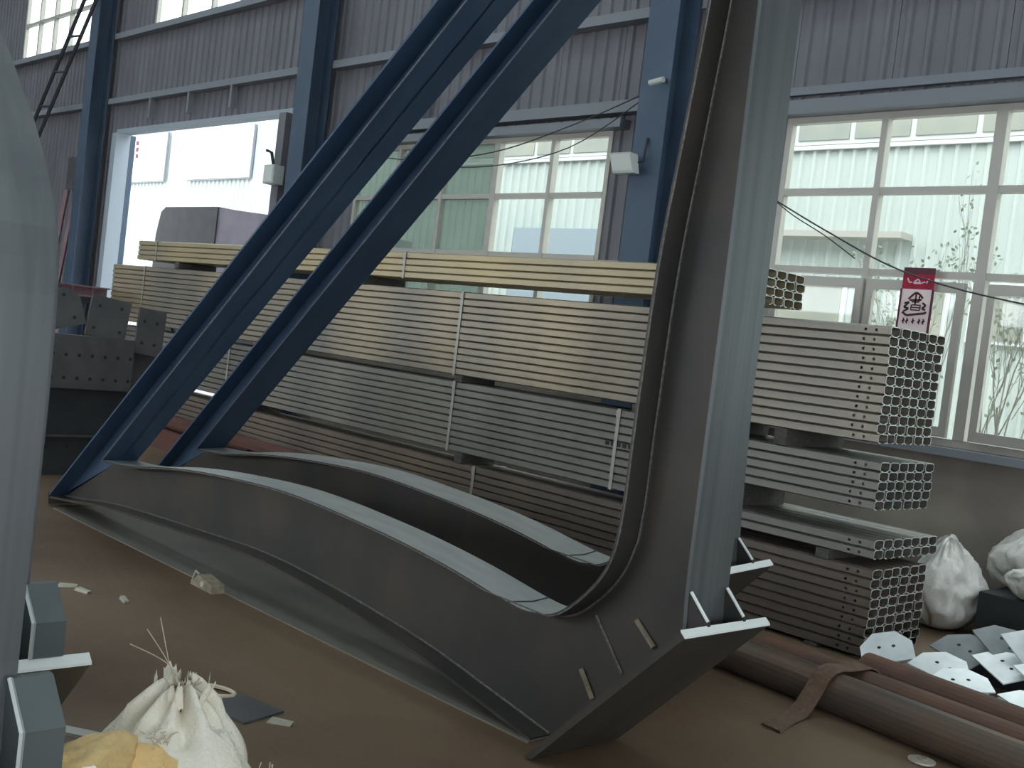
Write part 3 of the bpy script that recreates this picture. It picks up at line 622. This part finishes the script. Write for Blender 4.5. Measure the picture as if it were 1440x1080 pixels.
# ------------------------------------------------------------------ sacks
from mathutils import noise
def sack(name, loc, sx, sy, sz, seed, mt, label, neck=.6, cat='sack', rings=54, seg=84):
    sd = Vector((seed*3.1, seed*1.7, seed*.9)); vs = []; fs = []
    for i in range(rings+1):
        v = i/rings; a = -math.pi/2+math.pi*v; rr = math.cos(a)**.6 if 0 < i < rings else 0.001; zz = (math.sin(a)+1)/2
        if zz > neck: rr *= 1-.45*((zz-neck)/(1-neck))**.8
        for k in range(seg):
            t = 2*math.pi*k/seg; p = Vector((math.cos(t), math.sin(t), zz*1.6))
            big = noise.noise(p*1.3+sd); rid = 1-abs(noise.noise(p*2.6+sd*2))*2; fine = 1-abs(noise.noise(Vector((p.x*5, p.y*5, p.z*2.4))-sd))*2
            f = 1+.28*big+.15*rid+.09*fine
            vs.append((sx*rr*f*math.cos(t), sy*rr*f*math.sin(t), max(0, sz*zz*(1+.18*big*zz+.05*fine*zz))))
    for i in range(rings):
        for k in range(seg): fs.append((i*seg+k, i*seg+(k+1) % seg, (i+1)*seg+(k+1) % seg, (i+1)*seg+k))
    e = empty(name, loc); tag(e, label, cat); mesh('bag_body', vs, fs, M[mt], e, smooth=True)
    return e
sack('plastic_sack', (-3.40, 7.72, 0), .22, .22, .62, 5, 'plastic', 'crumpled clear plastic sack standing between the channel ends and the wall', neck=.5)
sack('plastic_sack', (-2.98, 8.08, .34), .24, .17, .40, 9, 'plastic', 'white plastic sack on top of the dark box at the wall')
sack('plastic_sack', (-2.74, 7.70, .34), .18, .12, .22, 21, 'plastic', 'smaller white plastic sack sagging over the front of the dark box', neck=.8)
tag(G().box(-3.1, -2.3, 7.6, 8.32, 0, .34).build('dark_box', M['dark']), 'dark box against the wall under the plastic sacks', 'box')
# torn woven sack in front
sk = empty('woven_sack', (-2.9, 1.55, 0)); tag(sk, 'torn white and yellow woven sack with frayed top beside the bent frames', 'sack')
def wr(t, v): return 1+.07*math.sin(3*t+1)+.05*math.sin(7*t+5*v)+.03*math.sin(13*t-7*v)+.018*math.sin(23*t+11*v)
def shell(fn, n, m, name, mt, parent):
    vs = [fn(i/n, j/m) for i in range(n) for j in range(m+1)]
    fs = [(i*(m+1)+j, ((i+1) % n)*(m+1)+j, ((i+1) % n)*(m+1)+j+1, i*(m+1)+j+1) for i in range(n) for j in range(m)]
    return mesh(name, vs, fs, M[mt], parent, smooth=True)
def body(u, v):                              # filled sack drawn up to a ragged mouth
    t = 2*math.pi*u; r = .29*(1-v**2.2*.86)*wr(t, v) if v < 1 else .03
    cx, cy = -.02-.10*v*v, .07+.06*v*v
    return (cx+r*math.cos(t), cy+r*1.05*math.sin(t), .47*v**.8+.025*math.sin(5*t)*v+.035*v*math.sin(9*t+1)*(v > .8))
shell(body, 90, 22, 'bag_body', 'sack_white', sk)
def yel(u, v):                               # yellow half of the sack slumped towards the frames
    t = 2*math.pi*u; a = math.sin(math.pi*min(max(v, .02), .98))**.45; r = .125*a*wr(t, v*2)*(1-.25*v)
    c = Vector((.32, -.56, .30))*(1-v)+Vector((-.05, -.05, .36))*v
    d = Vector((.37, -.50, 0)).normalized(); n = Vector((d.y, -d.x, 0))
    q = c+n*r*math.cos(t)+Vector((0, 0, 1))*r*1.15*math.sin(t); q.z = q.z if math.sin(t) > -.3 else max(.001, q.z-.25)
    return tuple(q)
shell(yel, 60, 24, 'yellow_half', 'sack_yellow', sk)
def patch(u, v):                             # yellow-stained fold across the white body
    t = -1.5+1.1*u; vv = .30+.42*v; r = .29*(1-vv**2.2*.86)*wr(t, vv)+.006; cx, cy = -.02-.10*vv*vv, .07+.06*vv*vv
    return (cx+r*math.cos(t), cy+r*1.05*math.sin(t), .47*vv**.8+.025*math.sin(5*t)*vv+.006)
def sheetgrid(fn, n, m, name, mt, parent):
    vs = [fn(i/n, j/m) for i in range(n+1) for j in range(m+1)]
    return mesh(name, vs, [(i*(m+1)+j, (i+1)*(m+1)+j, (i+1)*(m+1)+j+1, i*(m+1)+j+1) for i in range(n) for j in range(m)], M[mt], parent, smooth=True)
for k in range(7):
    t0 = k*.9+.3
    def rag(u, v, t0=t0, k=k):
        t = t0+.55*(u-.5)*(1-.45*v); r = .075+.05*v*math.sin(k*2.1+1); return (-.12+r*math.cos(t), .13+r*1.1*math.sin(t), .43+.085*v+.012*math.sin(9*u+k))
    sheetgrid(rag, 8, 6, 'torn_flap', 'sack_white', sk)
sheetgrid(patch, 16, 12, 'yellow_fold', 'sack_yellow', sk)
def prn(u, v):
    t = .05+.45*u; vv = .35+.22*v; r = .29*(1-vv**2.2*.86)*wr(t, vv)+.005; cx, cy = -.02-.10*vv*vv, .07+.06*vv*vv
    return (cx+r*math.cos(t), cy+r*1.05*math.sin(t), .47*vv**.8+.025*math.sin(5*t)*vv+.004)
g = G()
for c0, rad in (((.3, .5), .28), ((.75, .45), .2)):
    path = [prn(c0[0]+rad*math.cos(a*.35-1.2), c0[1]+rad*1.3*math.sin(a*.35-1.2)) for a in range(14)]
    g.tube(path, .004, 5)
g.build('printed_mark', M['sack_print'], sk)
rnd = random.Random(4)
def tuft(name, base, n, spread, ln):
    g = G()
    for k in range(n):
        p = Vector(base)+Vector((rnd.uniform(-1, 1)*spread, rnd.uniform(-1, 1)*spread, rnd.uniform(-.01, .01)))
        d = Vector((rnd.uniform(-.6, .6), rnd.uniform(-.6, .6), rnd.uniform(.4, 1))).normalized()*rnd.uniform(.5, 1)*ln
        g.tube([p, p+d*.55, p+d+Vector((rnd.uniform(-.01, .01), rnd.uniform(-.01, .01), -.006))], .0016, 4)
    tag(g.build(name, M['thread'], sk), kind='stuff')
tuft('frayed_threads', (-.12, .13, .46), 50, .035, .07)
tuft('frayed_threads', (.14, .30, .25), 30, .03, .06)
tuft('frayed_threads', (.02, .0, .38), 24, .03, .05)
for k, e in enumerate(((-.16, .02, .66), (-.2, .08, .68), (-.22, .0, .60))):
    G().tube(smooth_poly([(-.12, .12, .46), (-.13, .09, .55), e], 5), .0016, 4).build('long_thread', M['thread'], sk)

# ------------------------------------------------------------------ loose bits on the floor
o = G().box(-.13, .13, -.11, .11, 0, .008).build('square_plate', M['hole_plate']); o.location = (-3.92, 2.47, .001); o.rotation_euler = (0, 0, math.radians(12))
tag(o, 'small square dark steel plate lying flat on the floor by the torn sack', 'steel plate')
g = G(); pts = [(.11*math.cos(t*2*math.pi/24), .055*math.sin(t*2*math.pi/24), .012) for t in range(25)]
o = g.tube(pts, .009, 6, cap=False).build('loop_strap', M['thread']); o.location = (-4.15, 2.45, 0); o.rotation_euler = (0, 0, math.radians(30)); tag(o, 'pale loop of strapping on the floor beside the square plate', 'strap')
sc = empty('scrap_clip', (-5.75, 3.30, 0)); tag(sc, 'small tan scrap clip with a washer at the edge of the floor plate', 'scrap')
G().prism_xz([(-.12, 0), (.14, 0), (.12, .05), (-.04, .075)], -.05, .03).build('body', M['scrap'], sc); G().tube([(.03, -.051, .035), (.03, -.06, .035)], .018, 10).build('washer', M['washer'], sc); G().tube([(-.12, -.04, .01), (-.07, -.05, .09), (-.03, -.05, .08)], .006, 5).build('wire', M['washer'], sc)
for k, (x, y, r, l) in enumerate(((-5.86, 2.60, 20, 'pale metal offcut on the floor by the bent frames'), (-5.98, 2.56, 70, 'tiny curled offcut beside the pale metal offcut'), (-5.62, 2.73, -10, 'thin pale sliver on the floor towards the floor plate'), (-3.72, 2.52, 40, 'small bolt on the floor beside the square plate'))):
    o = G().prism_xz([(-.05, 0), (.05, 0), (.06, .015), (-.03, .022)], -.012, .012).build('metal_offcut', M['washer']); o.location = (x, y, 0); o.rotation_euler = (0, 0, math.radians(r)); tag(o, l, 'scrap')
o = G().box(-.3, .3, -.03, .03, 0, .012).build('pale_flat_bar', M['strap']); o.location = (-3.95, 1.78, 0); o.rotation_euler = (0, 0, math.radians(35)); tag(o, 'pale flat steel bar on the floor behind the torn sack', 'bar')
